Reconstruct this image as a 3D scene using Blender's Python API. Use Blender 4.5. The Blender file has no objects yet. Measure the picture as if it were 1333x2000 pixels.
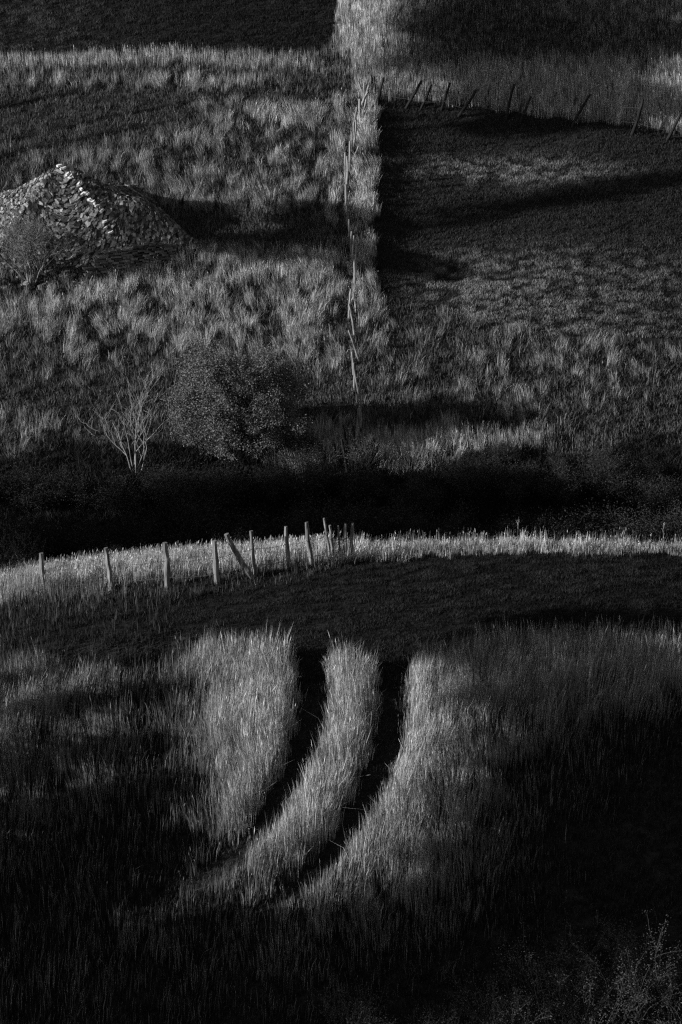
import bpy, math, random
import numpy as np
from mathutils import Vector, Matrix
R = math.radians
rng = np.random.default_rng(7)
random.seed(7)
sc = bpy.context.scene
col = sc.collection

# ------------------------------------------------------------------ camera
CAMZ, PITCH, FPX = 26.0, R(18.0), 3900.0
cam_d = bpy.data.cameras.new('camera'); cam = bpy.data.objects.new('camera', cam_d); col.objects.link(cam)
cam.location = (0, 0, CAMZ); cam.rotation_euler = (R(90) - PITCH, 0, 0)
cam_d.sensor_fit = 'VERTICAL'; cam_d.sensor_height = 36; cam_d.sensor_width = 24
cam_d.lens = FPX / 2000 * 36; cam_d.clip_start = 1; cam_d.clip_end = 2000
sc.camera = cam

# ------------------------------------------------------------------ light
SUN_EL, SUN_AZ = R(15.0), R(15.0)          # low sun from the left, a little on the camera's side
TS = Vector((-math.cos(SUN_AZ) * math.cos(SUN_EL), -math.sin(SUN_AZ) * math.cos(SUN_EL), math.sin(SUN_EL)))
w = bpy.data.worlds.new('World'); sc.world = w; w.use_nodes = True
nt = w.node_tree; nt.nodes.clear()
sky = nt.nodes.new('ShaderNodeTexSky'); sky.sky_type = 'NISHITA'; sky.sun_disc = False
sky.sun_elevation = SUN_EL; sky.sun_rotation = math.atan2(TS.x, TS.y)
bw = nt.nodes.new('ShaderNodeRGBToBW'); bg = nt.nodes.new('ShaderNodeBackground'); bg.inputs[1].default_value = 0.06
wo = nt.nodes.new('ShaderNodeOutputWorld')
nt.links.new(sky.outputs[0], bw.inputs[0]); nt.links.new(bw.outputs[0], bg.inputs[0]); nt.links.new(bg.outputs[0], wo.inputs[0])
sd = bpy.data.lights.new('sun', 'SUN'); sd.energy = 5.0; sd.angle = R(0.5); sd.color = (1, 1, 1)
sun = bpy.data.objects.new('sun', sd); col.objects.link(sun)
sun.rotation_euler = TS.to_track_quat('Z', 'Y').to_euler(); sun.location = TS * 100
sc.view_settings.view_transform = 'Standard'; sc.view_settings.look = 'None'
sc.view_settings.exposure = 0.54; sc.view_settings.gamma = 1
sc.render.engine = 'CYCLES'
cy = sc.cycles
cy.max_bounces = 5; cy.diffuse_bounces = 2; cy.transmission_bounces = 3; cy.transparent_max_bounces = 4
cy.use_denoising = False; cy.pixel_filter_type = 'BLACKMAN_HARRIS'; cy.filter_width = 1.3

# ------------------------------------------------------------------ noise
def _h(ix, iy, s):
    n = (ix.astype(np.int64) * 374761393 + iy.astype(np.int64) * 668265263 + s * 1442695041) & 0xffffffff
    n = ((n ^ (n >> 13)) * 1274126177) & 0xffffffff
    return ((n ^ (n >> 16)) & 0xffff) / 65535.0
def vnoise(x, y, s=0):
    x = np.asarray(x, float); y = np.asarray(y, float)
    ix = np.floor(x); iy = np.floor(y); fx = x - ix; fy = y - iy
    fx = fx * fx * (3 - 2 * fx); fy = fy * fy * (3 - 2 * fy)
    a, b, c, d = _h(ix, iy, s), _h(ix + 1, iy, s), _h(ix, iy + 1, s), _h(ix + 1, iy + 1, s)
    return (a * (1 - fx) + b * fx) * (1 - fy) + (c * (1 - fx) + d * fx) * fy
def fbm(x, y, s=0, o=3):
    t = 0; a = 1; n = 0
    for i in range(o):
        t = t + a * vnoise(x * 2 ** i, y * 2 ** i, s + i * 17); n += a; a *= .5
    return t / n
def sstep(a, b, x):
    t = np.clip((x - a) / (b - a), 0, 1); return t * t * (3 - 2 * t)

# ------------------------------------------------------------------ terrain height
# points: (photo row, distance) on the centre line; then the hidden gully behind the near crest
def zrow(py, Y): return Y * math.tan(-PITCH + math.atan((1000 - py) / FPX))
prof = [(0, -34), (20, -27.5)] + [(Y, zrow(p, Y)) for p, Y in
        [(2000, 38.5), (1750, 42), (1500, 46.5), (1300, 51), (1200, 53.9), (1150, 55.6), (1110, 57.2), (1090, 58.3)]] + \
       [(59.3, -20.35), (60.5, -20.7), (62.5, -22.3), (65, -23.6), (67.5, -23.4)] + [(Y, zrow(p, Y)) for p, Y in
        [(990, 70), (900, 73), (750, 78.5), (600, 84), (450, 89.5), (300, 95), (150, 101), (0, 107.5)]] + \
       [(125, 1.0), (160, 14), (240, 34), (400, 60)]
PY_ = np.array([p[0] for p in prof], float); PZ_ = np.array([p[1] for p in prof], float)
_yy = np.linspace(0, 400, 8001); _zz = np.interp(_yy, PY_, PZ_)
_k = np.hanning(41); _k /= _k.sum()
_zs = np.convolve(np.pad(_zz, 20, mode='edge'), _k, mode='valid')
def height(x, y):
    x = np.asarray(x, float); y = np.asarray(y, float)
    z = np.interp(y, _yy, _zs)
    near = 1 - sstep(58, 66, y); far = sstep(66, 76, y)
    z = z - near * 0.0065 * (np.clip(x, -30, 30) - 4.5) ** 2 * sstep(40, 56, y)
    z = z - far * (0.0016 * np.clip(x, -30, 30) ** 2)
    # a ledge running across the near field on the left
    z = z - near * 0.30 * sstep(-1.5, -4.5, x) * sstep(53.6 + .06 * (x + 8), 53.0 + .06 * (x + 8), y)
    # rolls of the far slope
    z = z + far * 0.55 * (fbm(x / 9 + 3, y / 7, 5, 2) - .5) + near * 0.3 * (fbm(x / 6 + 1, y / 5, 9, 2) - .5)
    z = z + 0.10 * (fbm(x / 1.3, y / 1.1, 21, 2) - .5)
    # the mown field dips away on its left side
    m = sstep(.5, 3.5, x) * (1 - sstep(7, 13, x)) * sstep(84, 88, y) * (1 - sstep(97, 101, y))
    z = z - 0.35 * m
    return z + CAMZ
def project(x, y, z):
    zc = z - CAMZ; c, s = math.cos(PITCH), math.sin(PITCH)
    depth = y * c - zc * s; up = y * s + zc * c
    return 666.5 + FPX * x / depth, 1000 - FPX * up / depth, depth
def ray(px, py):
    c, s = math.cos(PITCH), math.sin(PITCH)
    u = (px - 666.5) / FPX; v = (1000 - py) / FPX
    return Vector((u, c + v * s, -s + v * c))
def ground(px, py, ymin=30.0):
    d = ray(px, py); ys = np.arange(ymin, 140, 0.03); t = ys / d.y
    xs = d.x * t; zs = CAMZ + d.z * t
    below = np.nonzero(zs < height(xs, ys))[0]
    i = below[0] if len(below) else -1
    return Vector((xs[i], ys[i], float(height(xs[i], ys[i]))))
def at_depth(px, py, Y):
    d = ray(px, py); t = Y / d.y
    return Vector((d.x * t, Y, CAMZ + d.z * t))

# ------------------------------------------------------------------ materials
def mat(name): 
    m = bpy.data.materials.new(name); m.use_nodes = True; n = m.node_tree; n.nodes.clear()
    return m, n, n.nodes.new('ShaderNodeOutputMaterial')
def grey(v): return (v, v, v, 1)
def noise_mat(name, lo, hi, scale, rough=.9, bump=.3, stretch=(1, 1, 1), detail=6, spec=.2, dist=.02):
    m, n, out = mat(name)
    tc = n.nodes.new('ShaderNodeTexCoord'); mp = n.nodes.new('ShaderNodeMapping'); mp.inputs['Scale'].default_value = stretch
    nz = n.nodes.new('ShaderNodeTexNoise'); nz.inputs['Scale'].default_value = scale; nz.inputs['Detail'].default_value = detail
    cr = n.nodes.new('ShaderNodeValToRGB'); cr.color_ramp.elements[0].position = .3; cr.color_ramp.elements[1].position = .72
    cr.color_ramp.elements[0].color = grey(lo); cr.color_ramp.elements[1].color = grey(hi)
    p = n.nodes.new('ShaderNodeBsdfPrincipled'); p.inputs['Roughness'].default_value = rough
    p.inputs['Specular IOR Level'].default_value = spec
    b = n.nodes.new('ShaderNodeBump'); b.inputs['Strength'].default_value = bump; b.inputs['Distance'].default_value = dist
    L = n.links.new
    L(tc.outputs['Object'], mp.inputs[0]); L(mp.outputs[0], nz.inputs[0]); L(nz.outputs[0], cr.inputs[0])
    L(cr.outputs[0], p.inputs['Base Color']); L(nz.outputs[0], b.inputs['Height']); L(b.outputs[0], p.inputs['Normal'])
    L(p.outputs[0], out.inputs[0]); return m
def blade_mat(name, scale=1.0, transl=.3):
    m, n, out = mat(name)
    at = n.nodes.new('ShaderNodeAttribute'); at.attribute_name = 'tone'
    mu = n.nodes.new('ShaderNodeMath'); mu.operation = 'MULTIPLY'; mu.inputs[1].default_value = scale
    d = n.nodes.new('ShaderNodeBsdfDiffuse'); t = n.nodes.new('ShaderNodeBsdfTranslucent'); mx = n.nodes.new('ShaderNodeMixShader')
    mx.inputs[0].default_value = transl
    L = n.links.new
    L(at.outputs['Fac'], mu.inputs[0]); L(mu.outputs[0], d.inputs[0]); L(mu.outputs[0], t.inputs[0])
    L(d.outputs[0], mx.inputs[1]); L(t.outputs[0], mx.inputs[2]); L(mx.outputs[0], out.inputs[0]); return m
M_ground = noise_mat('soil_and_moss', .012, .035, 3.0, .95, .6, (1, 1, 1), 8, .05, .05)
M_blade = blade_mat('grass_blades', 1, .28)
M_leaf = blade_mat('leaves', 1, .06)
M_bark = noise_mat('bark', .10, .22, 9, .85, .5, (1, 1, .3))
M_barkdark = noise_mat('dark_bark', .02, .05, 9, .9, .5, (1, 1, .3))
M_barkpale = noise_mat('pale_bark', .08, .30, 9, .8, .5, (1, 1, .3))
M_wood = noise_mat('weathered_wood', .03, .27, 14, .75, .9, (1, 1, .10), 8, .3, .02)
M_wooddark = noise_mat('weathered_wood_shaded', .006, .02, 14, .85, .8, (1, 1, .10), 8, .2, .02)  # shaded fronts of the posts put into the wood colour
M_wire = noise_mat('rusty_wire', .03, .08, 30, .6, 0, spec=.4)
M_slatedk = noise_mat('slate_rubble', .03, .08, 4, .9, .8, (1, 1, 1), 8, .2, .05)
M_cap = noise_mat('pale_ridge_stones', .45, .75, 4, .8, .6, (1, 1, 1), 8, .3, .03)

# ------------------------------------------------------------------ mesh helpers
def slate_mat(name, gain):
    m, n, out = mat(name)
    at = n.nodes.new('ShaderNodeAttribute'); at.attribute_name = 'tone'
    tc = n.nodes.new('ShaderNodeTexCoord'); nz = n.nodes.new('ShaderNodeTexNoise'); nz.inputs['Scale'].default_value = 7; nz.inputs['Detail'].default_value = 10
    mr = n.nodes.new('ShaderNodeMapRange'); mr.inputs['From Min'].default_value = .3; mr.inputs['From Max'].default_value = .7; mr.inputs['To Min'].default_value = .45 * gain; mr.inputs['To Max'].default_value = 1.25 * gain
    mu = n.nodes.new('ShaderNodeMath'); mu.operation = 'MULTIPLY'
    p = n.nodes.new('ShaderNodeBsdfPrincipled'); p.inputs['Roughness'].default_value = .85; p.inputs['Specular IOR Level'].default_value = .2
    b = n.nodes.new('ShaderNodeBump'); b.inputs['Strength'].default_value = .8; b.inputs['Distance'].default_value = .03
    L = n.links.new
    L(tc.outputs['Object'], nz.inputs[0]); L(nz.outputs[0], mr.inputs[0]); L(mr.outputs[0], mu.inputs[0]); L(at.outputs['Fac'], mu.inputs[1])
    L(mu.outputs[0], p.inputs['Base Color']); L(nz.outputs[0], b.inputs['Height']); L(b.outputs[0], p.inputs['Normal']); L(p.outputs[0], out.inputs[0]); return m
M_slate = slate_mat('slate_slabs', 1.0)
class Acc:
    def __init__(s): s.v = []; s.f = []; s.n = 0; s.t = []
    def add(s, verts, faces, tone=None):
        s.v.extend(verts); s.f.extend([[i + s.n for i in f] for f in faces]); s.n += len(verts)
        if tone is not None: s.t.extend([tone] * len(verts))
    def tube(s, pts, rad, k=6, cap=True, wob=0.0, tone=None):
        pts = [Vector(p) for p in pts]; vs = []; fs = []
        for i, p in enumerate(pts):
            d = (pts[min(i + 1, len(pts) - 1)] - pts[max(i - 1, 0)]).normalized()
            a = d.orthogonal().normalized() if i == 0 else (a - d * a.dot(d)).normalized()
            b = d.cross(a)
            for j in range(k):
                an = 2 * math.pi * j / k; r = rad[i] * (1 + random.uniform(-wob, wob))
                vs.append(p + a * (r * math.cos(an)) + b * (r * math.sin(an)))
        for i in range(len(pts) - 1):
            for j in range(k):
                fs.append([i * k + j, i * k + (j + 1) % k, (i + 1) * k + (j + 1) % k, (i + 1) * k + j])
        if cap: fs.append(list(range(k))[::-1]); fs.append([(len(pts) - 1) * k + j for j in range(k)])
        s.add(vs, fs, tone)
    def build(s, name, m, parent=None, smooth=False):
        me = bpy.data.meshes.new(name); me.from_pydata([tuple(v) for v in s.v], [], s.f); me.materials.append(m)
        if s.t:
            at = me.attributes.new('tone', 'FLOAT', 'POINT'); at.data.foreach_set('value', s.t)
        if smooth: me.polygons.foreach_set('use_smooth', [True] * len(me.polygons))
        o = bpy.data.objects.new(name, me); col.objects.link(o)
        if parent: o.parent = parent
        return o
def tag(o, label=None, cat=None, group=None, kind=None):
    for k, v in (('label', label), ('category', cat), ('group', group), ('kind', kind)):
        if v: o[k] = v
    return o
def empty(name, loc, label, cat, group=None):
    o = bpy.data.objects.new(name, None); o.location = loc; col.objects.link(o); o.empty_display_size = .3
    return tag(o, label, cat, group)
def copy_tree(o, parent=None):
    c = o.copy(); col.objects.link(c)
    if parent: c.parent = parent
    for ch in list(o.children): copy_tree(ch, c)
    return c
def np_mesh(name, V, quads, tris, m, tone=None, parent=None):
    me = bpy.data.meshes.new(name)
    nq, ntr = len(quads), len(tris)
    me.vertices.add(len(V)); me.vertices.foreach_set('co', np.ascontiguousarray(V, np.float32).ravel())
    loops = np.concatenate([quads.ravel(), tris.ravel()]).astype(np.int32)
    me.loops.add(len(loops)); me.loops.foreach_set('vertex_index', loops)
    me.polygons.add(nq + ntr)
    st = np.concatenate([np.arange(nq) * 4, nq * 4 + np.arange(ntr) * 3]).astype(np.int32)
    me.polygons.foreach_set('loop_start', st)
    if tone is not None:
        at = me.attributes.new('tone', 'FLOAT', 'POINT'); at.data.foreach_set('value', np.ascontiguousarray(tone, np.float32))
    me.materials.append(m); me.update(calc_edges=True)
    o = bpy.data.objects.new(name, me); col.objects.link(o)
    if parent: o.parent = parent
    return o

# ------------------------------------------------------------------ the ground
def axis(fine0, fine1, step, lo, hi):
    a = list(np.arange(fine0, fine1, step)); s = step
    x = fine0
    while x > lo: s *= 1.25; x -= s; a.insert(0, x)
    s = step; x = a[-1]
    while x < hi: s *= 1.25; x += s; a.append(x)
    return np.array(a)
gx = axis(-20, 20, .2, -250, 250); gy = axis(34, 112, .2, -30, 390)
X, Y = np.meshgrid(gx, gy); Z = height(X, Y)
nx, ny = len(gx), len(gy)
idx = np.arange(nx * ny).reshape(ny, nx)
q = np.stack([idx[:-1, :-1], idx[:-1, 1:], idx[1:, 1:], idx[1:, :-1]], -1).reshape(-1, 4)
g = np_mesh('hillside', np.stack([X, Y, Z], -1).reshape(-1, 3), q, np.zeros((0, 3), int), M_ground)
g.data.polygons.foreach_set('use_smooth', [True] * len(g.data.polygons))
tag(g, kind='structure')

# ------------------------------------------------------------------ where each kind of grass grows, with some shade put into its dryness
def inpoly(px, py, poly):
    r = np.zeros(np.shape(px), bool); n = len(poly)
    for i in range(n):
        x0, y0 = poly[i]; x1, y1 = poly[(i + 1) % n]
        if y0 == y1: continue
        c = ((y0 > py) != (y1 > py)) & (px < (x1 - x0) * (py - y0) / (y1 - y0) + x0)
        r ^= c
    return r
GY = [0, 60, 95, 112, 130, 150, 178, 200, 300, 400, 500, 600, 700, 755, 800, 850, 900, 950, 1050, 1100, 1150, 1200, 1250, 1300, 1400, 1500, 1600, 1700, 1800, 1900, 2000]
GR = [  # dryness grid; lit and shaded patches are put into it as well
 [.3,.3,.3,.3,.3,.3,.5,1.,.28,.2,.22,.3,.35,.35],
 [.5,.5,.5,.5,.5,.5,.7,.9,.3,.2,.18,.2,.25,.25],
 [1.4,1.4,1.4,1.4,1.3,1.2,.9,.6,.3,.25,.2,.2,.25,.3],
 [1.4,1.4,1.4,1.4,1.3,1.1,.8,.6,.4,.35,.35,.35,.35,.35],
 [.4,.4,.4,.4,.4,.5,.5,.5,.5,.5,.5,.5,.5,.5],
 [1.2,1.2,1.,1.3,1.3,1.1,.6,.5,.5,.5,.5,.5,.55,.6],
 [.04,.05,.05,.08,.2,.3,.4,.6,.5,.5,.5,.5,.6,.6],  # shadow below the pale arc, put into the dryness
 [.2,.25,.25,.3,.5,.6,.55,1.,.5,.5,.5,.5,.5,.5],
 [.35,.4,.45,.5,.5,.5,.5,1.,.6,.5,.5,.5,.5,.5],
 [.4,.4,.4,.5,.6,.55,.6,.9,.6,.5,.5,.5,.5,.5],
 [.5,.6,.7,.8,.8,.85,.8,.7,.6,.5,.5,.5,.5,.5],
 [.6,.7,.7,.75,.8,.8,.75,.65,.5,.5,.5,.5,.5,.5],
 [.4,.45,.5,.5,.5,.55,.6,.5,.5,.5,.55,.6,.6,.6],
 [.1,.12,.2,.3,.4,.4,.4,.4,.4,.45,.5,.5,.55,.55],  # shadow across the left meadow, put into the dryness
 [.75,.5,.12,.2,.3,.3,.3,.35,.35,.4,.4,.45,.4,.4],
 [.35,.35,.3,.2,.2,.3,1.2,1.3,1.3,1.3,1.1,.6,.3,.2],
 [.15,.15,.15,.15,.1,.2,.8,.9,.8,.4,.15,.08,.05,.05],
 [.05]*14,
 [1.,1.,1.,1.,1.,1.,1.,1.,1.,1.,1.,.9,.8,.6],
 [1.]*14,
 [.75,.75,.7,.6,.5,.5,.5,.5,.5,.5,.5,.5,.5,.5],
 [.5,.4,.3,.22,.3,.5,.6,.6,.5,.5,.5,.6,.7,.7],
 [.15,.1,.08,.08,.5,.9,.9,.9,.7,.6,.6,.6,.65,.65],  # dark line on the left is shade put into the dryness
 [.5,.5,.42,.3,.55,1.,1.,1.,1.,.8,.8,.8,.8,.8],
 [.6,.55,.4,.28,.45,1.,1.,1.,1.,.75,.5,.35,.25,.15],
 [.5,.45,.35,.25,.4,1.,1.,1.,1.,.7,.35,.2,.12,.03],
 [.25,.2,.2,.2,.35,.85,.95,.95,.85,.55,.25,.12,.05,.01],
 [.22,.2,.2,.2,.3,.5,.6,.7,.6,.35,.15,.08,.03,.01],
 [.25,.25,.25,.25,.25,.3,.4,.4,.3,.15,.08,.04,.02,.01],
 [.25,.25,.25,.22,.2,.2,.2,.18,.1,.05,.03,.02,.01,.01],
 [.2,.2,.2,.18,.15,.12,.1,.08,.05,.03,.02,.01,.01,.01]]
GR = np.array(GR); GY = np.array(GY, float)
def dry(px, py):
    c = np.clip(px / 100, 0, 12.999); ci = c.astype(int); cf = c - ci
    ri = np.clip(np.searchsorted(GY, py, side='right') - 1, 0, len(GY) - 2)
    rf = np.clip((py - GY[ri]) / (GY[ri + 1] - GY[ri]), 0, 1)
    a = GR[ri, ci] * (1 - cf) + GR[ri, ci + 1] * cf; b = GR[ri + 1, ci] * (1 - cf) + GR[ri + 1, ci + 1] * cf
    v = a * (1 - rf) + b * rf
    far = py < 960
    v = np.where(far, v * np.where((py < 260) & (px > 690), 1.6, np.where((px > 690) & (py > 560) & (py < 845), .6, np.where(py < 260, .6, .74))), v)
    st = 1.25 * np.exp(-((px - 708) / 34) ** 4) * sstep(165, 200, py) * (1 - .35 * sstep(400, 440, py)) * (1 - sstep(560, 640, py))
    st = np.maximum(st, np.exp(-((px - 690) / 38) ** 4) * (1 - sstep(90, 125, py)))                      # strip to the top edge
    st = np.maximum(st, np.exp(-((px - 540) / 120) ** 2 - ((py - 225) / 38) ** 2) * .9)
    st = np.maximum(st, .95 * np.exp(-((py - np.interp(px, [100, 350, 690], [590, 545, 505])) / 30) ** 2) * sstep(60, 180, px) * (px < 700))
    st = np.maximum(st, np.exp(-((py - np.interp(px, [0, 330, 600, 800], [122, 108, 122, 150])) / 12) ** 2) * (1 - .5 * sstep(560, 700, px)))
    st = st * (1 - .85 * np.exp(-((py - np.interp(px, [0, 330, 600, 700], [184, 176, 186, 196])) / 12) ** 2) * (px < 650))  # shadow under the arc toned into the grass
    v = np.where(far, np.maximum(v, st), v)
    v = v * (1 - .72 * far * sstep(310, 350, px) * (1 - sstep(600, 670, px)) * sstep(392, 420, py) * (1 - sstep(468, 488, py)))  # hut's cast shadow deepened in the grass tone
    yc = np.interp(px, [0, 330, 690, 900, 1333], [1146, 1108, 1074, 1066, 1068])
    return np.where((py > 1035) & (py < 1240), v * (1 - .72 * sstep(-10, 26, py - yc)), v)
T1 = [(1240, 598), (1290, 606), (1350, 612), (1430, 606), (1500, 586), (1570, 548), (1640, 505), (1700, 440), (1740, 380), (1765, 300)]
T2 = [(1240, 745), (1300, 763), (1370, 766), (1450, 760), (1530, 735), (1600, 705), (1670, 655), (1730, 600), (1770, 545), (1790, 500)]
def band(py, T): return np.interp(py, [t[0] for t in T], [t[1] for t in T])
def kinds(px, py):
    """0 tall, 1 mown far field top left, 2 mown field right, 3 cropped near pasture, 4 wheel track, 5 thicket floor"""
    k = np.zeros(px.shape, int)
    wob = 10 * (fbm(px / 40, py / 40, 3) - .5)
    k[(py < np.interp(px, [0, 330, 560, 630, 655, 690], [122, 108, 112, 108, 70, -200]) + wob) & (px < 690)] = 1
    wob2 = 26 * (fbm(px / 22, py / 22, 13, 3) - .5)
    k[inpoly(px + wob2, py + wob2 * .7, [(738, 196), (900, 206), (1120, 236), (1500, 285), (1500, 690), (1200, 668), (1040, 655), (900, 625), (790, 600), (742, 585), (736, 480), (736, 390), (740, 330), (732, 250)])] = 2
    k[inpoly(px + wob * 3, py + wob2 * .9, [(340, 1192), (400, 1172), (500, 1152), (620, 1128), (700, 1102), (900, 1086), (1060, 1082), (1500, 1085), (1500, 1215), (1150, 1235), (1000, 1262), (880, 1290), (800, 1330), (740, 1330), (650, 1300), (600, 1300), (560, 1290), (450, 1290), (400, 1262), (340, 1235)])] = 3
    px0 = px; px = px + 16 * (fbm(px / 14, py / 22, 71, 2) - .5) * 2 + rng.normal(0, 5, px.shape)
    t = (py > 1240) & ((np.abs(px - band(py, T1)) < np.interp(py, [1250, 1700, 1770], [29, 42, 4])) |
                       (np.abs(px - band(py, T2)) < np.interp(py, [1250, 1700, 1795], [29, 40, 4]))) & (px > 240)
    k[t] = 4; px = px0
    k[(py > 930 + 60 * (fbm(px / 60, px / 60, 5) - .5)) & (py < 1032)] = 5
    return k

def blades(P, h, lean, wd, tone, head=None):
    """one bent two-segment blade per point; head = width of the seed head or 0"""
    n = len(P); a = rng.uniform(0, math.pi, n)
    W = np.stack([np.cos(a), np.sin(a), np.zeros(n)], 1)
    L3 = np.concatenate([lean, np.zeros((n, 1))], 1)
    up = np.array([0, 0, 1.0])
    m = P + up * (h * .58)[:, None] + L3 * (.32 * h)[:, None]
    t = P + up * (h * (1 - .25 * np.clip((lean ** 2).sum(1), 0, 1)))[:, None] + L3 * h[:, None]
    hw = (wd * .5)[:, None]
    V = np.stack([P - W * hw, P + W * hw, m + W * hw * .85, m - W * hw * .85, t], 1).reshape(-1, 3)
    b = np.arange(n)[:, None] * 5
    Q = b + np.array([0, 1, 2, 3]); T = b + np.array([3, 2, 4])
    To = np.repeat(tone, 5)
    if head is not None:
        i = np.nonzero(head > 0)[0]; k = len(i)
        d = t[i] - m[i]; d /= np.linalg.norm(d, axis=1)[:, None]
        hl = (h[i] * rng.uniform(.14, .24, k))[:, None]; hh = (head[i] * .5)[:, None]
        a2 = a[i] + rng.uniform(0, 3, k); W2 = np.stack([np.cos(a2), np.sin(a2), np.zeros(k)], 1)
        c = t[i] - d * hl * .3
        V2 = np.stack([c - d * hl * .5, c + W2 * hh, c + d * hl * .6, c - W2 * hh], 1).reshape(-1, 3)
        b2 = len(V) + np.arange(k)[:, None] * 4
        V = np.concatenate([V, V2]); Q = np.concatenate([Q, b2 + np.array([0, 1, 2, 3])])
        To = np.concatenate([To, np.repeat(tone[i] * 1.15, 4)])
    return V, Q, T, To
def scatter(n, x0, x1, y0, y1):
    x = rng.uniform(x0, x1, n); y = rng.uniform(y0, y1, n); z = height(x, y)
    px, py, dp = project(x, y, z)
    return x, y, z, px, py, dp
def view(px, py, m=90): return (px > -m) & (px < 1333 + m) & (py > -60) & (py < 2120)
hut_xy = ground(128, 468)
def off_hut(x, y): return (((x - hut_xy.x) / 4.3) ** 2 + ((y - hut_xy.y) / 3.2) ** 2) > 1

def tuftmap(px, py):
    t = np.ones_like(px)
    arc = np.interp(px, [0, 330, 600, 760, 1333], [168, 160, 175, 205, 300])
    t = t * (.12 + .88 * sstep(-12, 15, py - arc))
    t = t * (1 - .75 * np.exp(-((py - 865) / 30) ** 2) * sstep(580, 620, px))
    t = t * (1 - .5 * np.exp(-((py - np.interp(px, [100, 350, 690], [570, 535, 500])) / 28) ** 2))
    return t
def hmap(px, py):
    # lower growth on the crest right of the fence, mixed with a few tall stems
    c = (py > 1040) & (py < 1100) & (px > 640)
    h = np.where(c, np.where(rng.random(len(px)) < .12, 1.1, .55), 1.0)
    # shorter, thinner growth beside the wheel tracks
    d = np.minimum(np.abs(px - band(py, T1)), np.abs(px - band(py, T2)))
    e = (py > 1240) & (py < 1800)
    return np.where(e, h * (.38 + .62 * sstep(26, 44 + 20 * fbm(px / 20, py / 30, 31), d)) , h)
def tall(name, label, x0, x1, y0, y1, dens, sel, hgt, wd, tufty, lean0, seed, headp=.3, green=.05, straw=(.26, .56)):
    n = int((x1 - x0) * (y1 - y0) * dens)
    # tuft centres, then blades round each of them
    per = 9
    nt_ = n // per
    x, y, z, px, py, dp = scatter(nt_, x0, x1, y0, y1)
    hpx = hgt * FPX / dp
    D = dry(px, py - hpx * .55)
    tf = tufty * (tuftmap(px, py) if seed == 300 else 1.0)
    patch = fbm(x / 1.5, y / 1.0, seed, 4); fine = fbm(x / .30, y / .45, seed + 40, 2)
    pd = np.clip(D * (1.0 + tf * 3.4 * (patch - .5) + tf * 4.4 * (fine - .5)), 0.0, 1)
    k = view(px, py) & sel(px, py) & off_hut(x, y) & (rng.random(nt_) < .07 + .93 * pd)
    x, y, D, pd, patch, tf, hm_ = x[k], y[k], D[k], pd[k], patch[k], (tf + 0 * x)[k], hmap(px, py)[k]
    fl = (np.abs(px[k] - 684) < 13) & (py[k] < 960) & (py[k] > 170); 
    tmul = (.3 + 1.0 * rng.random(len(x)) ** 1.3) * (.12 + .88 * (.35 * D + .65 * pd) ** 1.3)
    hm = hgt * hm_ * (.55 + .45 * sstep(.1, .8, pd)) * rng.uniform(.6, 1.3, len(x)) * np.where(fl, .55, 1)
    la = 6.28 * fbm(x / 1.2, y / 1.4, seed + 9, 2) * 2; lm = .24 * tf + .04
    lx, ly = np.cos(la) * lm + lean0, np.sin(la) * lm * .6
    rep = lambda v: np.repeat(v, per)
    N = len(x) * per; r = .05 + .11 * rng.random(N); an = rng.uniform(0, 6.283, N)
    X = rep(x) + r * np.cos(an); Y = rep(y) + r * np.sin(an); Z = height(X, Y) - .02
    out = .05 + .22 * rep(tf); nz = .04 + .07 * rep(tf) + .35 * (rng.random(N) < .03)
    lean = np.stack([rep(lx) + np.cos(an) * out * rng.random(N) + rng.normal(0, 1, N) * nz,
                     rep(ly) + np.sin(an) * out * rng.random(N) + rng.normal(0, 1, N) * nz], 1)
    isdry = rng.random(N) < np.clip(rep(pd) * 1.15, .03, .95)
    h = rep(hm) * rng.uniform(.45, 1.2, N) * np.where(isdry, 1, .42)
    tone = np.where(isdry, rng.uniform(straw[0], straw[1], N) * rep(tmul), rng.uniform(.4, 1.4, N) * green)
    ww = wd * rng.uniform(.6, 1.3, N) * np.where(isdry, 1, 1.3)
    head = np.where(isdry & (rng.random(N) < headp), wd * 1.45, 0)
    V, Q, T, To = blades(np.stack([X, Y, Z], 1), h, lean, ww, tone, head)
    o = np_mesh(name, V, Q, T, M_blade, To); tag(o, label, 'grass', kind='stuff'); print(name, N)
    return o
def sel_k(*ks): return lambda px, py: np.isin(kinds(px, py), ks)

tall('tall_grass', 'tall dry grass standing in swaths beside the wheel tracks', -10.5, 10.5, 36, 58.6, 1900,
     lambda a, b: np.isin(kinds(a, b), [0]) & (b > 1165), .84, .0115, .30, .02, 100, .10, green=.018, straw=(.36, .78))
tall('crest_grass', 'bright seeding grass along the crest behind the near fence', -11.5, 11.5, 54.5, 60.8, 1500,
     lambda a, b: np.isin(kinds(a, b), [0, 3, 5]) & ~((kinds(a, b) == 3)) & (b <= 1175) & (b > 1040), .42, .012, .2, .05, 200, .22, green=.018, straw=(.42, .85))
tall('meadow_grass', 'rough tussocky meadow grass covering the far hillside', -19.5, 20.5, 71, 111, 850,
     lambda a, b: np.isin(kinds(a, b), [0]) & (b < 960), .56, .0140, 1.0, -.03, 300, .06, green=.018, straw=(.42, .85))

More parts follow.
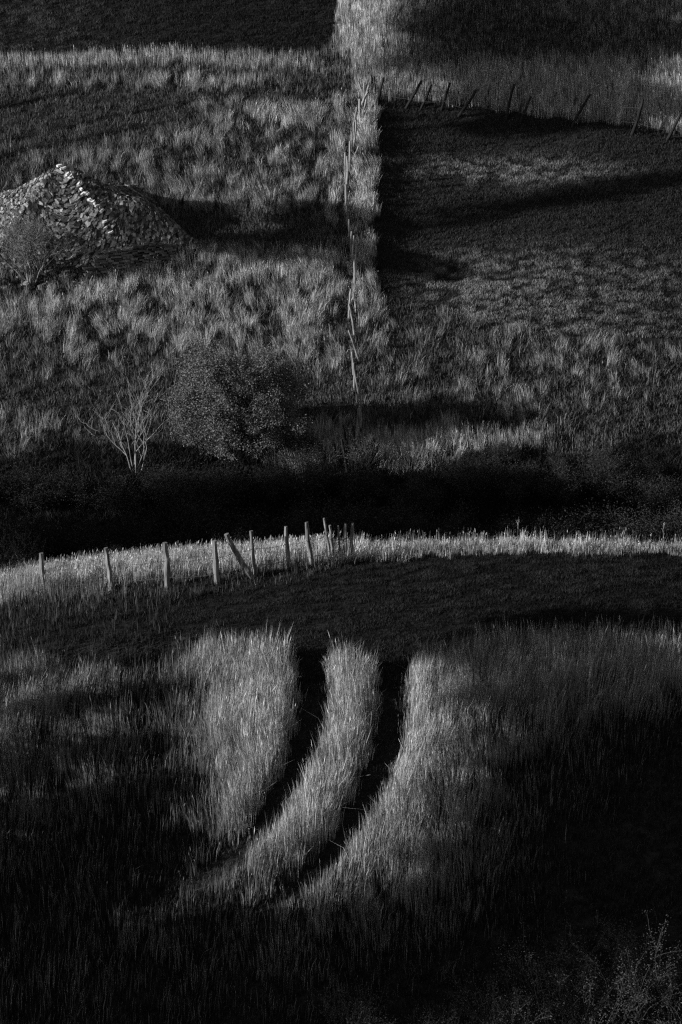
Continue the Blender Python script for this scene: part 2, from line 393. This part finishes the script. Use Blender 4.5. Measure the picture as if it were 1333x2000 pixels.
# short grass
def short(name, label, x0, x1, y0, y1, dens, ks, hgt, wd, tone_f, seed):
    n = int((x1 - x0) * (y1 - y0) * dens)
    x, y, z, px, py, dp = scatter(n, x0, x1, y0, y1)
    kk = kinds(px, py); cl = fbm(x / .55, y / .28, seed, 3)
    k = view(px, py) & np.isin(kk, ks) & (rng.random(n) < .5 + .6 * sstep(.3, .7, cl))
    x, y, z, px, py, cl = x[k], y[k], z[k], px[k], py[k], cl[k]; N = len(x)
    h = hgt * rng.uniform(.5, 1.3, N) * (.5 + 1.1 * cl)
    lean = rng.normal(0, .35, (N, 2))
    tone = tone_f(px, py, cl) * rng.uniform(.5, 1.5, N)
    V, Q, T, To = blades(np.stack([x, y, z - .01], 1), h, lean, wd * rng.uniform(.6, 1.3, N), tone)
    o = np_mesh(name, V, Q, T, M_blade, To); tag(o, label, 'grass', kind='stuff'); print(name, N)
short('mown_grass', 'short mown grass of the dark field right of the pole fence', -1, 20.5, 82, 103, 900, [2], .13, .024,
      lambda px, py, c: .04 + .23 * sstep(.3, .75, c) * np.clip(  # lit patch and lit lower part put into the grass tone
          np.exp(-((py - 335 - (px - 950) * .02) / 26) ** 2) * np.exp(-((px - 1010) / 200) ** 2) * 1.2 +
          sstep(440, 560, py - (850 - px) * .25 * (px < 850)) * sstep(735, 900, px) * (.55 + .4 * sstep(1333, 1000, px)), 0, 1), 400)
short('pasture_grass', 'short dark grass of the field at the top left', -19, 1.5, 100, 111, 700, [1], .14, .026,
      lambda px, py, c: .025 + .06 * sstep(.4, .7, c) * sstep(450, 0, px), 500)
short('turf_grass', 'low grass between the tussocks of the far hillside', -19.5, 20.5, 71, 111, 260, [0], .20, .028,
      lambda px, py, c: .04 + .09 * c, 800)
short('under_grass', 'low grass between the tall stems of the near field', -10.5, 10.5, 36, 58.6, 420, [0], .16, .02,
      lambda px, py, c: .02 + .05 * c * (.3 + dry(px, py)), 850)
short('cropped_grass', 'short dark green grass below the near crest', -6, 11.5, 50, 60, 1500, [3, 4], .10, .014,
      lambda px, py, c: .02 + .02 * sstep(.45, .7, c), 600)
short('track_grass', 'flattened dark grass in the wheel tracks', -8, 3, 38, 53, 900, [4], .09, .014,
      lambda px, py, c: .02 + .05 * c, 700)

def undergrowth():
    n = 190000
    x, y, z, px, py, dp = scatter(n, -15.5, 15.5, 60.8, 75.5)
    edge = 890 + 110 * (fbm(x / 1.6, y / 3, 808) - .5)
    k = (px > -90) & (px < 1420) & (py > edge) & (py < 1200)
    x, y, z = x[k], y[k], z[k]; N = len(x); an = rng.uniform(0, 6.28, N); lm = rng.uniform(.1, .8, N)
    h = rng.uniform(.2, .55, N) * (.5 + fbm(x / .8, y / .8, 809))
    V, Q, T, To = blades(np.stack([x, y, z - .02], 1), h, np.stack([np.cos(an) * lm, np.sin(an) * lm], 1), rng.uniform(.02, .05, N), rng.uniform(.01, .04, N))
    tag(np_mesh('undergrowth', V, Q, T, M_blade, To), 'dark tangled weeds on the floor of the shaded gully', 'undergrowth', kind='stuff')
undergrowth()

# ------------------------------------------------------------------ fences
def post(acc, base, top, r, tip=None, bend=.0):
    base = Vector(base); top = Vector(top); d = top - base; n = 7
    off = Vector((random.uniform(-1, 1), random.uniform(-1, 1), 0)) * (bend * d.length)
    low = base - d.normalized() * .35
    pts, rad = [low], [r * 1.1]
    for i in range(n):
        t = i / (n - 1); j = Vector((random.uniform(-1, 1), random.uniform(-1, 1), 0)) * r * .18
        pts.append(base + d * t + off * math.sin(t * math.pi) + j); rad.append(r * (1.08 - .18 * t) * random.uniform(.88, 1.12))
    rad[-1] *= .9
    acc.tube(pts, rad, 8, True, .10)
def fence(name, label, posts, r_of, m, part, wires, yshift=0, wr=.006, ymin=30.0):
    posts = [(q[0], q[1], q[2] + (q[2] - q[0]) * yshift / max(1, q[3] - q[1]), q[3] + yshift) + tuple(q[4:]) for q in posts]
    p0 = ground(*posts[0][2:4], ymin); root = empty(name, p0, label, 'fence')
    bases = []
    for (tx, ty, bx, by, wpx, *ex) in posts:
        b = ground(bx, by, ymin); b2 = at_depth(bx, by, b.y)
        tp = at_depth(tx, ty, b.y + (ex[0] if ex else 0)); bases.append((b, tp))
        a = Acc(); r = wpx * .5 / FPX * b.y / math.cos(PITCH) * (1.12 if yshift == 14 else 1.0)
        post(a, b - p0, tp - p0, r, bend=.03)
        o = a.build('fence_post', m if not (len(ex) > 1) else ex[1], root)
        if len(ex) > 2: o['label'] = ex[2]
    for fr in wires:
        a = Acc()
        for i in range(len(bases) - 1):
            (b0, t0), (b1, t1) = bases[i], bases[i + 1]
            q0, q1 = b0.lerp(t0, fr) - p0, b1.lerp(t1, fr) - p0; q0.y -= .05; q1.y -= .05
            if (q1 - q0).length > 7: continue
            k = 6; pts = [q0.lerp(q1, j / k) - Vector((0, 0, .05 * math.sin(math.pi * j / k))) for j in range(k + 1)]
            a.tube(pts, [wr] * (k + 1), 4, False)
            L = (q1 - q0).length; nb = int(L / .25)
            for j in range(1, nb):
                c = q0.lerp(q1, j / nb) - Vector((0, 0, .05 * math.sin(math.pi * j / nb)))
                d = Vector((random.uniform(-1, 1), random.uniform(-1, 1), random.uniform(-1, 1))).normalized() * .025
                a.tube([c - d, c + d], [wr * .5] * 2, 3, False)
        a.build('barbed_wire', M_wire, root)
    return root
near_posts = [(80,1080,92,1166,10), (207,1070,217,1156,10), (322,1060,328,1150,12), (419,1056,425,1142,11),
  (443,1043,492,1130,12, -.15, M_wood, 'thick post leaning far to the left'), (491,1037,500,1126,8), (559,1028,565,1116,8), (599,1020,612,1108,9),
  (633,1012,646,1098,5), (645,1026,650,1095,6), (661,1027,664,1092,4), (675,1023,677,1092,7), (689,1022,689,1090,7)]
fence('wire_fence', 'near barbed wire fence of round wooden posts along the bright crest', near_posts, None, M_wood, 'post', (.62, .26), wr=.007)
cp = """717 157 716 178 3|700 158 707 180 3|712.5 161 711 184 2.5|721 167 716 186 3|719 179 709.5 200 4|716 194 710 220 3.5|703 193 703 224 4.5|697.5 209 694 240 4|
691 238 690 270 3.5|696 234 691.5 278 3.5|687 255 687 285 3.5|685 275 683 322 4.5|700.5 286 694 304 3|675 298 675 350 5|678 305 676 366 4|676 360 675 398 4.5|678 402 680 432 4|
682 428 681 455 2.5|687 452 687 490 4|691.5 460 692 510 3.5|697 480 696 512 4.5|693 506 692 562 4.5|689 553 690 575 3|686 564 683 612 4|691 570 694 596 3|682 594 698 646 3|
685.5 610 691 648 4|681 645 697.5 695 3.5|688 687 691 724 4|689 700 692 750 4|691 709 700 758 3.5|701 755 703 803 4|711 761 703.5 800 3|702 798 699 848 7|706 805 706 822 3|
671 830 674 850 2.5|674 844 679.5 876 4|667.5 857 678 917 5|652 866 659 905 7|691 832 693 868 3.5|689 899 692 928 6"""
cpl = []
for s in cp.replace('\n', '').split('|'):
    v_ = tuple(float(v) for v in s.split()); cpl.append(v_ + ((0, M_wooddark) if v_[1] > 828 else ()))
cpl.reverse()
M_pole = noise_mat('bleached_poles', .04, .36, 14, .75, .9, (1, 1, .10), 8, .3, .02)
fence('pole_fence', 'crooked fence of thin poles climbing the far slope to the corner', cpl, None, M_pole, 'post', (.6,), yshift=14, wr=.006, ymin=66)
up = [(726,147,729,166,4), (731,149,733,168,3.5), (750,151,744,176,4.5), (825,158,807,190,5.5), (844,165,832,192,4), (879,161,869,194,4), (931,175,910,206,5), (1005,164,995,210,5),
      (1038,188,1027,216,4), (1153,184,1130,226,5), (1256,193,1242,240,6), (1331,219,1315,252,5)]
fence('post_and_wire_fence', 'dark leaning posts and wire along the top of the mown field', up, None, M_wooddark, 'post', (.75, .35), yshift=24, wr=.008, ymin=66)

# ------------------------------------------------------------------ stone hut
def hut():
    base = hut_xy.copy(); root = empty('stone_hut', base, 'low tumbledown stone hut with slab roof and pale hip stones', 'hut')
    # footprint corners (local metres) and apex; n-gon gauge
    corners = [(6.7, -1.3), (3.0, 3.8), (-3.5, 3.4), (-5.3, .5), (-2.2, -4.4), (3.6, -1.7)]
    H = 3.3
    ang = [math.atan2(c[1], c[0]) for c in corners]
    def gauge(x, y):
        g_ = 0
        for i in range(len(corners)):
            a, b = corners[i], corners[(i + 1) % len(corners)]
            ex, ey = b[0] - a[0], b[1] - a[1]; nx_, ny_ = -ey, ex
            dd = nx_ * a[0] + ny_ * a[1]
            if dd < 0: nx_, ny_, dd = -nx_, -ny_, -dd
            g_ = max(g_, (nx_ * x + ny_ * y) / dd)
        return g_
    def surf(x, y):
        gg = gauge(x, y)
        h = (H + .2) * max(0, 1 - math.sqrt(gg * gg + .006)) ** .95
        h += .16 * (float(fbm(x / 1.3 + 7, y / 1.3, 77, 2)) - .5) * min(1, 3 * (1 - gg))
        # fallen-in pocket at the front left, behind the shrub
        h -= .9 * math.exp(-(((x - .0) / .75) ** 2 + ((y + 2.35) / .6) ** 2)) + .35 * math.exp(-(((x + .9) / .8) ** 2 + ((y + 2.9) / .5) ** 2))
        # ledge above the front masonry
        if x > 0: h += .35 * math.exp(-((gg - .62) / .12) ** 2) * min(1, x / 1.5) * (1 if y < 0 else 0)
        gz = float(height(base.x + x, base.y + y)) - base.z
        slope = gz * min(1, gg) ** 1.0
        return slope + h
    core = Acc(); N = 60; vs = []; fs = []
    for j in range(N + 1):
        for i in range(N + 1):
            x = -6 + 12 * i / N; y = -5 + 10 * j / N; gg = gauge(x, y)
            s_ = 1.0
            if gg > 1: s_ = 1 / gg
            vs.append((x * s_, y * s_, surf(x * s_, y * s_) - (.14 if gg < 1 else .4)))
    for j in range(N):
        for i in range(N): fs.append([j * (N + 1) + i, j * (N + 1) + i + 1, (j + 1) * (N + 1) + i + 1, (j + 1) * (N + 1) + i])
    core.add(vs, fs); core.build('rubble_core', M_slatedk, root)
    def slab(acc, c, nrm, down, L, Wd, T, rot):
        t1 = nrm.cross(down).normalized(); t2 = nrm.cross(t1).normalized()
        q = Matrix.Rotation(rot, 3, nrm); t1 = q @ t1; t2 = q @ t2
        k = random.choice([4, 5, 5]); a0 = random.uniform(-.3, .3) + math.pi / 4; ring = []
        for i in range(k):
            a = a0 + 2 * math.pi * i / k + random.uniform(-.25, .25); r = random.uniform(.8, 1.1)
            ring.append(t1 * (L * .5 * r * math.cos(a)) + t2 * (Wd * .5 * r * math.sin(a)))
        v = [c + p - nrm * T * .5 for p in ring] + [c + p * random.uniform(.9, 1.0) + nrm * T * .5 * random.uniform(.7, 1.2) for p in ring]
        f = [list(range(k))[::-1], list(range(k, 2 * k))] + [[i, (i + 1) % k, k + (i + 1) % k, k + i] for i in range(k)]
        acc.add(v, f, random.choice([.045, .08, .14, .22, .33]) * random.uniform(.7, 1.3))
    roof = Acc(); n = 0
    while n < 12000:
        x, y = random.uniform(-6, 6), random.uniform(-5, 5); gg = gauge(x, y)
        if gg > .99: continue
        n += 1
        e = .12; z = surf(x, y)
        nr = Vector((-(surf(x + e, y) - surf(x - e, y)) / (2 * e), -(surf(x, y + e) - surf(x, y - e)) / (2 * e), 1)).normalized()
        down = Vector((x, y, 0)).normalized()
        # slabs lie flatter than the slope, like shingles, with random tilt
        nn = (nr * .92 + Vector((0, 0, .12)) + Vector((random.gauss(0, .09), random.gauss(0, .09), 0))).normalized()
        big = random.random() < .12
        L_ = random.uniform(.16, .42) * (1.6 if big else 1); W_ = L_ * random.uniform(.3, .6)
        slab(roof, Vector((x, y, z - random.uniform(-.03, .12))), nn, down, L_, W_, random.uniform(.03, .065), random.gauss(0, .25))
    roof.build('slab_roof', M_slate, root)
    # masonry facing at the foot, front right: courses of flat stones
    wall = Acc(); A, B = Vector((5.2, -1.5, 0)), Vector((1.0, -3.25, 0)); d = B - A; L = d.length; d.normalize(); nrm = Vector((d.y, -d.x, 0)) 
    if nrm.y > 0: nrm = -nrm
    for c in range(9):
        t = random.uniform(0, .2)
        while t < L:
            l = random.uniform(.18, .5); p = A + d * (t + l / 2) - nrm * (.04 * c + .05)
            hmax = .95 * math.sin(math.pi * min(1, (t + .3) / L)) ** .5
            if c * .1 < hmax:
                gz = float(height(base.x + p.x, base.y + p.y)) - base.z
                p.z = gz + .05 + c * .1
                hx, hy, hz = l * .48, random.uniform(.14, .24), random.uniform(.036, .05); j = lambda: random.uniform(-.012, .012)
                vv = []
                for sx, sy, sz in [(-1,-1,-1),(1,-1,-1),(1,1,-1),(-1,1,-1),(-1,-1,1),(1,-1,1),(1,1,1),(-1,1,1)]:
                    vv.append(p + d * (sx * hx + j()) - nrm * (-sy * hy + j()) + Vector((0, 0, sz * hz + j())))
                wall.add(vv, [[0,3,2,1],[4,5,6,7],[0,1,5,4],[1,2,6,5],[2,3,7,6],[3,0,4,7]], random.uniform(.05, .22))
            t += l + .015
    wall.build('masonry_wall', M_slate, root)
    # pale cap stones down the hip that faces the camera's right
    x0, y0, x1, y1 = -.1, -.1, 2.3, -1.45
    for i in range(26):
        t = (i + random.uniform(-.3, .3)) / 25; x = x0 + (x1 - x0) * t + random.gauss(0, .04); y = y0 + (y1 - y0) * t + random.gauss(0, .04)
        if random.random() < .18: continue
        cap = Acc(); slab(cap, Vector((x, y, surf(x, y) + .17)), Vector((-.35 + random.gauss(0, .15), -.3, 1)).normalized(), Vector((1, -1, 0)), random.uniform(.18, .4), random.uniform(.12, .2), .08, random.gauss(0, .5)); cap.build('hip_stone', M_cap, root)
    # fallen slabs at the front foot
    for i in range(95):
        rub = Acc()
        p = ground(random.gauss(70, 55), random.gauss(548, 12) , 66) - base
        slab(rub, p + Vector((0, 0, random.uniform(.02, .2))), Vector((random.gauss(0, .3), random.gauss(-.2, .3), 1)).normalized(), Vector((1, 0, 0)), random.uniform(.15, .4), random.uniform(.1, .3), .06, random.uniform(0, 3)); rub.build('fallen_slab', M_slate, root)
hut()

# ------------------------------------------------------------------ shrubs
def grow(acc, p, d, L, r, lvl, tips, spread, kids, up=.15, wig=.18, k=5, minr=.004):
    n = 5; pts = [p]; rad = [r]; dd = d.copy()
    for i in range(n):
        dd = (dd + Vector((random.gauss(0, wig), random.gauss(0, wig), random.gauss(0, wig * .6) + up * .3))).normalized()
        pts.append(pts[-1] + dd * (L / n)); rad.append(max(minr, r * (1 - .55 * (i + 1) / n)))
    acc.tube(pts, rad, k if lvl > 1 else 3, False)
    if lvl == 0: tips.extend(pts[2:]); return
    if lvl <= 1: tips.extend(pts[3:])
    for c in range(kids[min(lvl, len(kids) - 1)]):
        i = random.randint(2, n); q = pts[i]
        ax = Vector((random.gauss(0, 1), random.gauss(0, 1), random.gauss(0, .5))).normalized()
        nd = (dd + ax * spread).normalized(); nd.z = max(nd.z, -.1)
        grow(acc, q, nd, L * random.uniform(.5, .75), max(minr, rad[i] * .7), lvl - 1, tips, spread, kids, up, wig, k, minr)
def leaves(tips, n, jit, size, t0, t1):
    T = np.array([tuple(t) for t in tips]); c = T[rng.integers(0, len(T), n)] + rng.normal(0, jit, (n, 3))
    a = rng.normal(0, 1, (n, 3)); a /= np.linalg.norm(a, axis=1)[:, None]
    b = np.cross(a, rng.normal(0, 1, (n, 3))); b /= np.linalg.norm(b, axis=1)[:, None]
    s = (size * rng.uniform(.6, 1.3, n))[:, None]
    V = np.stack([c - a * s, c - b * s * .45, c + a * s, c + b * s * .45], 1).reshape(-1, 3)
    return V, np.arange(n * 4).reshape(-1, 4), np.repeat(rng.uniform(t0, t1, n), 4)
def shrub(name, label, cat, base, Hh, Wd, nst, lvl, nleaf, lsize, tones, bark, group=None, spread=.7, kids=(0, 3, 3, 3), r0=.03, jit=.06, minr=.005, lean=0, wig=.18, up=.15, ball=None):
    root = empty(name, base, label, cat, group)
    a = Acc(); tips = []
    for i in range(nst):
        an = 2 * math.pi * (i + random.random() * .6) / nst; rr = random.uniform(.2, 1) * Wd / Hh * .55
        d = Vector((math.cos(an) * rr + lean, math.sin(an) * rr, 1)).normalized()
        grow(a, Vector((math.cos(an) * .12, math.sin(an) * .12, -.1)), d, Hh * random.uniform(.45, .62), r0 * random.uniform(.6, 1.1), lvl, tips, spread, kids, up, wig, 5, minr)
    a.build('branches', bark, root)
    if ball:
        # fill the crown: leaf clusters through an uneven dome
        rx, rz, cz, nb = ball
        for i in range(nb):
            d = Vector((random.gauss(0, 1), random.gauss(0, 1), random.gauss(0, 1))).normalized() * random.random() ** .38
            k_ = .82 + .30 * float(vnoise(d.x * 3 + 5, d.z * 3 + d.y * 2 + 9, 3))
            tips.extend([Vector((d.x * rx * k_, d.y * rx * k_, max(.25, cz + d.z * rz * k_)))] * 3)
    if nleaf:
        V, Q, To = leaves(tips, nleaf, jit, lsize, *tones)
        np_mesh('leaves', V, Q, np.zeros((0, 3), int), M_leaf, To, root)
    return root
# leafy round shrub
b = ground(462, 893, 66)
lsh = shrub('leafy_shrub', 'round leafy shrub standing right of the bare one', 'shrub', b, 3.75, 5.4, 16, 3, 150000, .040, (.03, .22), M_barkdark, r0=.05, spread=.75, kids=(0, 3, 4, 4), jit=.12, minr=.006, ball=(2.75, 1.95, 1.95, 420))
lsh.scale = (1, .78, 1)
b = ground(268, 930, 66)
shrub('bare_shrub', 'leafless pale twigged shrub left of the leafy one', 'shrub', b, 4.3, 3.0, 7, 3, 160, .025, (.1, .3), M_barkpale, r0=.036, spread=.65, kids=(0, 3, 3, 2), minr=.0045, wig=.22, up=.32)
b = ground(62, 556, 66)
shrub('hut_shrub', 'grey many stemmed shrub in front of the stone hut', 'shrub', b, 3.2, 3.4, 15, 3, 20000, .022, (.05, .2), M_bark, r0=.032, spread=.6, kids=(0, 3, 3, 3), minr=.007, jit=.09)
b = ground(704, 925, 66)
shrub('fence_shrub', 'small twiggy shrub at the foot of the pole fence', 'shrub', b, 1.6, 1.9, 8, 2, 2500, .022, (.05, .14), M_barkdark, r0=.02, spread=.7, kids=(0, 4, 4), jit=.1, minr=.005)
b = ground(586, 905, 66)
shrub('low_shrub', 'low dark bush crouching at the right foot of the round leafy shrub', 'shrub', b, 1.35, 1.2, 7, 2, 4000, .035, (.03, .07), M_barkdark, r0=.025, spread=.7, kids=(0, 4, 4), jit=.14)
# gully thicket
protos = []
TL = 'dense dark bush in the shaded gully behind the crest'; TG = 'dark bushes filling the gully'
for i in range(3):
    protos.append(shrub('thicket_bush', TL, 'bush', (0, 0, 0), 2.6, 3.2, 10, 2, 9000, .040, (.012, .06), M_barkdark, group=TG, r0=.035, spread=.8, kids=(0, 4, 5), jit=.2))
cnt = 0
spots = [(x, 66.4 + random.uniform(-.7, .7), random.uniform(.75, 1.0)) for x in np.arange(-13, 14, 1.9)] + \
        [(x + random.uniform(-.4, .4), 69.8 + random.uniform(-.6, .6), random.uniform(.55, .75)) for x in np.arange(-13.5, 14.5, 1.8)] + \
        [(x + random.uniform(-.4, .4), 72.2 + random.uniform(-.5, .5), random.uniform(.30, .45)) for x in np.arange(6.5, 14.5, 1.7)]
for (x, y, s) in spots:
    o = protos[cnt] if cnt < 3 else copy_tree(protos[cnt % 3]); cnt += 1
    o.location = (x, y, float(height(x, y)) - .1); o.scale = (s * random.uniform(.9, 1.2), s, s); o.rotation_euler.z = random.uniform(0, 6.28)
# paler scrub low at the left of the gully
for i, (px_, Y_, hh, lab) in enumerate([(25, 63.6, 2.1, 'tangled pale twigged bush at the left end of the gully'), (205, 62.6, 1.25, 'small leafy bush behind the second post of the near fence'),
                                  (265, 62.4, 1.15, 'small leafy bush just left of the third near fence post'), (470, 62.6, 1.5, 'dark leafy bush rising behind the leaning post')]):
    x = (px_ - 666.5) / FPX * (Y_ / math.cos(PITCH)) * 1.0
    shrub('scrub_bush', lab, 'bush', (x, Y_, float(height(x, Y_))), hh, hh * 1.3, 9, 2, 2600, .028, (.05, .16), M_bark, group='paler bushes at the edge of the gully', r0=.02, spread=.8, kids=(0, 4, 4), jit=.12, minr=.005)
# bottom bushes
for (px_, py_, hh, nl, lab) in [(690, 2080, 1.9, 3000, 'sparse bush at the bottom edge, leftmost of the foreground ones'), (850, 2090, 1.7, 3000, 'low thin bush second from the left along the bottom edge'),
        (990, 2085, 2.2, 5000, 'bush at the bottom edge with one long bare shoot'), (1110, 2085, 2.9, 9000, 'broad leafy bush at the bottom, left of the tallest one'),
        (1255, 2030, 2.9, 9000, 'tallest leafy bush near the lower right corner'), (1360, 2090, 2.4, 4000, 'bush cut off by the lower right corner')]:
    b = ground(px_, py_)
    shrub('foreground_bush', lab, 'bush', b, hh, hh * .9, 7, 2, nl, .020, (.02, .10), M_barkdark, group='dim leafy bushes along the bottom edge', r0=.018, spread=.6, kids=(0, 4, 5), jit=.07, minr=.004)
# single weeds
def weed(px_, py_, h, lab, m=M_bark):
    b = ground(px_, py_); root = empty('weed_stalk', b, lab, 'weed'); a = Acc(); tips = []
    a.tube([(0, 0, -.1), (.01, 0, h * .5), (.03, 0, h)], [.008, .007, .004], 4, False)
    for i in range(6):
        z = h * random.uniform(.5, 1); d = Vector((random.gauss(0, .04), random.gauss(0, .04), .12))
        a.tube([(.015, 0, z), Vector((.015, 0, z)) + d], [.005, .006], 3, False); tips.append(Vector((.015, 0, z)) + d)
    a.build('stalk', m, root)
    V, Q, To = leaves(tips, 30, .015, .012, .2, .5); np_mesh('seed_heads', V, Q, np.zeros((0, 3), int), M_leaf, To, root)
weed(1010, 1078, 1.15, 'tall branching weed standing above the crest grass')
weed(1293, 1082, .95, 'tall thin weed above the crest grass near the right edge')

# ------------------------------------------------------------------ unseen trees added left of the picture to shade the fields
def tree(name, label, x, y, z_lo, z_hi, rad, nleaf=14000, ls=.11, group='unseen trees added to shade the fields'):
    """z_lo, z_hi: height of the crown's underside and top, absolute"""
    gz = float(height(x, y)); root = empty(name, (x, y, gz), label, 'tree', group)
    a = Acc(); lo, hi = z_lo - gz, z_hi - gz; pts = []; k = 7
    for i in range(k + 1):
        t = i / k; pts.append(Vector((random.gauss(0, .12) * t, random.gauss(0, .12) * t, -.4 + (hi * .93 + .4) * t)))
    a.tube(pts, [max(.03, (.03 if hi < 7 else .011) * hi * (1 - .85 * i / k)) for i in range(k + 1)], 8, False, .06)
    cl = []
    for i in range(26):
        t = random.random() ** .8; zc = lo + (hi - lo) * (.06 + .9 * t)
        rr = rad * math.sqrt(max(.08, 1 - (2 * (t - .42)) ** 2 * .8)) * random.uniform(.35, .95); an = random.uniform(0, 6.28)
        c = Vector((rr * math.cos(an), rr * math.sin(an), zc)); cl.append(c)
        f = Vector((0, 0, max(lo * .7, zc - rr * .7))); m = f.lerp(c, .5) + Vector((0, 0, -.12 * rr))
        a.tube([f, m, c], [.06, .04, .015], 5, False)
    a.build('trunk', M_barkdark, root)
    C = np.array([tuple(c) for c in cl]); n = nleaf
    P = C[rng.integers(0, len(C), n)] + rng.normal(0, 1, (n, 3)) * np.array([rad * .24, rad * .24, (hi - lo) * .085])
    P[:, 2] = np.clip(P[:, 2], lo - .25, hi + .3)
    V, Q, To = leaves([Vector(p) for p in P[:1]], 1, 0, ls, .03, .07)
    aa = rng.normal(0, 1, (n, 3)); aa /= np.linalg.norm(aa, axis=1)[:, None]
    bb = np.cross(aa, rng.normal(0, 1, (n, 3))); bb /= np.linalg.norm(bb, axis=1)[:, None]
    V = np.stack([P - aa * ls, P - bb * ls * .5, P + aa * ls, P + bb * ls * .5], 1).reshape(-1, 3)
    np_mesh('crown', V, np.arange(n * 4).reshape(-1, 4), np.zeros((0, 3), int), M_leaf, np.repeat(rng.uniform(.03, .08, n), 4), root)
TE = math.tan(SUN_EL); HX, HY = -math.cos(SUN_AZ), -math.sin(SUN_AZ)
def shade(px0, py0, px1, py1, tx, rad, label, nleaf=14000, name='unseen_shade_tree', up=0):
    """a tree at x = tx whose crown shades the ground from one point of the photo to another"""
    a, b = ground(px0, py0), ground(px1, py1); ya = (a.y + b.y) / 2
    L0, L1 = (a.x - tx) / -HX, (b.x - tx) / -HX; Lm = (L0 + L1) / 2
    tree(name, label, tx, ya + HY * Lm, a.z + L0 * TE, b.z + L1 * TE + up, rad, nleaf)
def p(x, y): return (x, y)
# tall trees added to shade the right half of the near field; the light passes under their crowns
for i, (x0, y0, x1, y1, r_) in enumerate([(960, 1250, 1500, 1250, 1.5), (1000, 1350, 1500, 1350, 1.5), (1060, 1470, 1500, 1470, 1.5), (1040, 1580, 1500, 1580, 1.4),
        (1000, 1680, 1500, 1680, 1.2), (740, 1765, 1500, 1760, 1.2), (-50, 1850, 1500, 1850, 1.3), (-100, 1950, 1500, 1950, 1.4)]):
    shade(x0, y0, x1, y1, -23 + .8 * (i % 2), r_, 'tall unseen tree added left of the near field, crown shaped to shade it')
# hedge trees added to shade the left side of the near field
for i, (y0, x1, r_) in enumerate([(1345, 395, .75), (1420, 435, .9), (1500, 430, 1.0), (1590, 425, 1.1), (1680, 440, 1.1), (1770, 330, 1.0), (1820, 300, 1.1), (1885, 640, 1.2)]):
    shade(-150, y0, x1, y0, -15 - .8 * (i % 2), r_ * 1.05, 'low unseen hedge tree added to shade the left of the near field', (2100 if i < 3 else 3800), 'unseen_hedge_tree')
# unseen trees placed in the gully for their shade
for i in range(3):
    x = -16 - 2.6 * i; y = 61.6 + .9 * i; gz = float(height(x, y))
    tree('unseen_shade_tree', 'unseen spreading tree in the gully left of the picture, there for its shade', x, y, gz + 1.2, gz + 8.5 + .5 * i, 2.6, 18000, .12)
# tall unseen trees added to shade the upper right
for i, (x0, y0, r_) in enumerate([(725, 20, 2.0), (740, 110, 2.0), (760, 190, 1.8), (1050, 215, 1.1), (1050, 60, 2)]):
    shade(x0, y0, 1450, y0 + 30, -27 - 1.2 * (i % 2), r_, 'tall slender unseen tree added to shade the upper right', 22000)

shade(450, 478, 740, 478, -22, 1.35, 'short unseen tree added beyond the left edge to widen the shadow of the hut', 16000)  # this crown and the next are added to extend the hut's shadow
shade(560, 436, 780, 436, -23, 1.2, 'slim unseen tree added beyond the left edge to lengthen the shadow of the hut', 12000)
shade(735, 520, 860, 520, -22, 1.5, 'slim unseen tree added to shade the left side of the mown field', 4500)  # this crown and the next are added to darken the mown field
shade(735, 428, 1400, 350, -25, .8, 'unseen tree added to cast the dark band across the mown field', 3200)

shade(-100, 2075, 1500, 2075, -22, 1.8, 'broad unseen tree added to shade the bushes along the bottom edge', 20000, up=2.5)  # extra crown added to keep sun off the foreground bushes
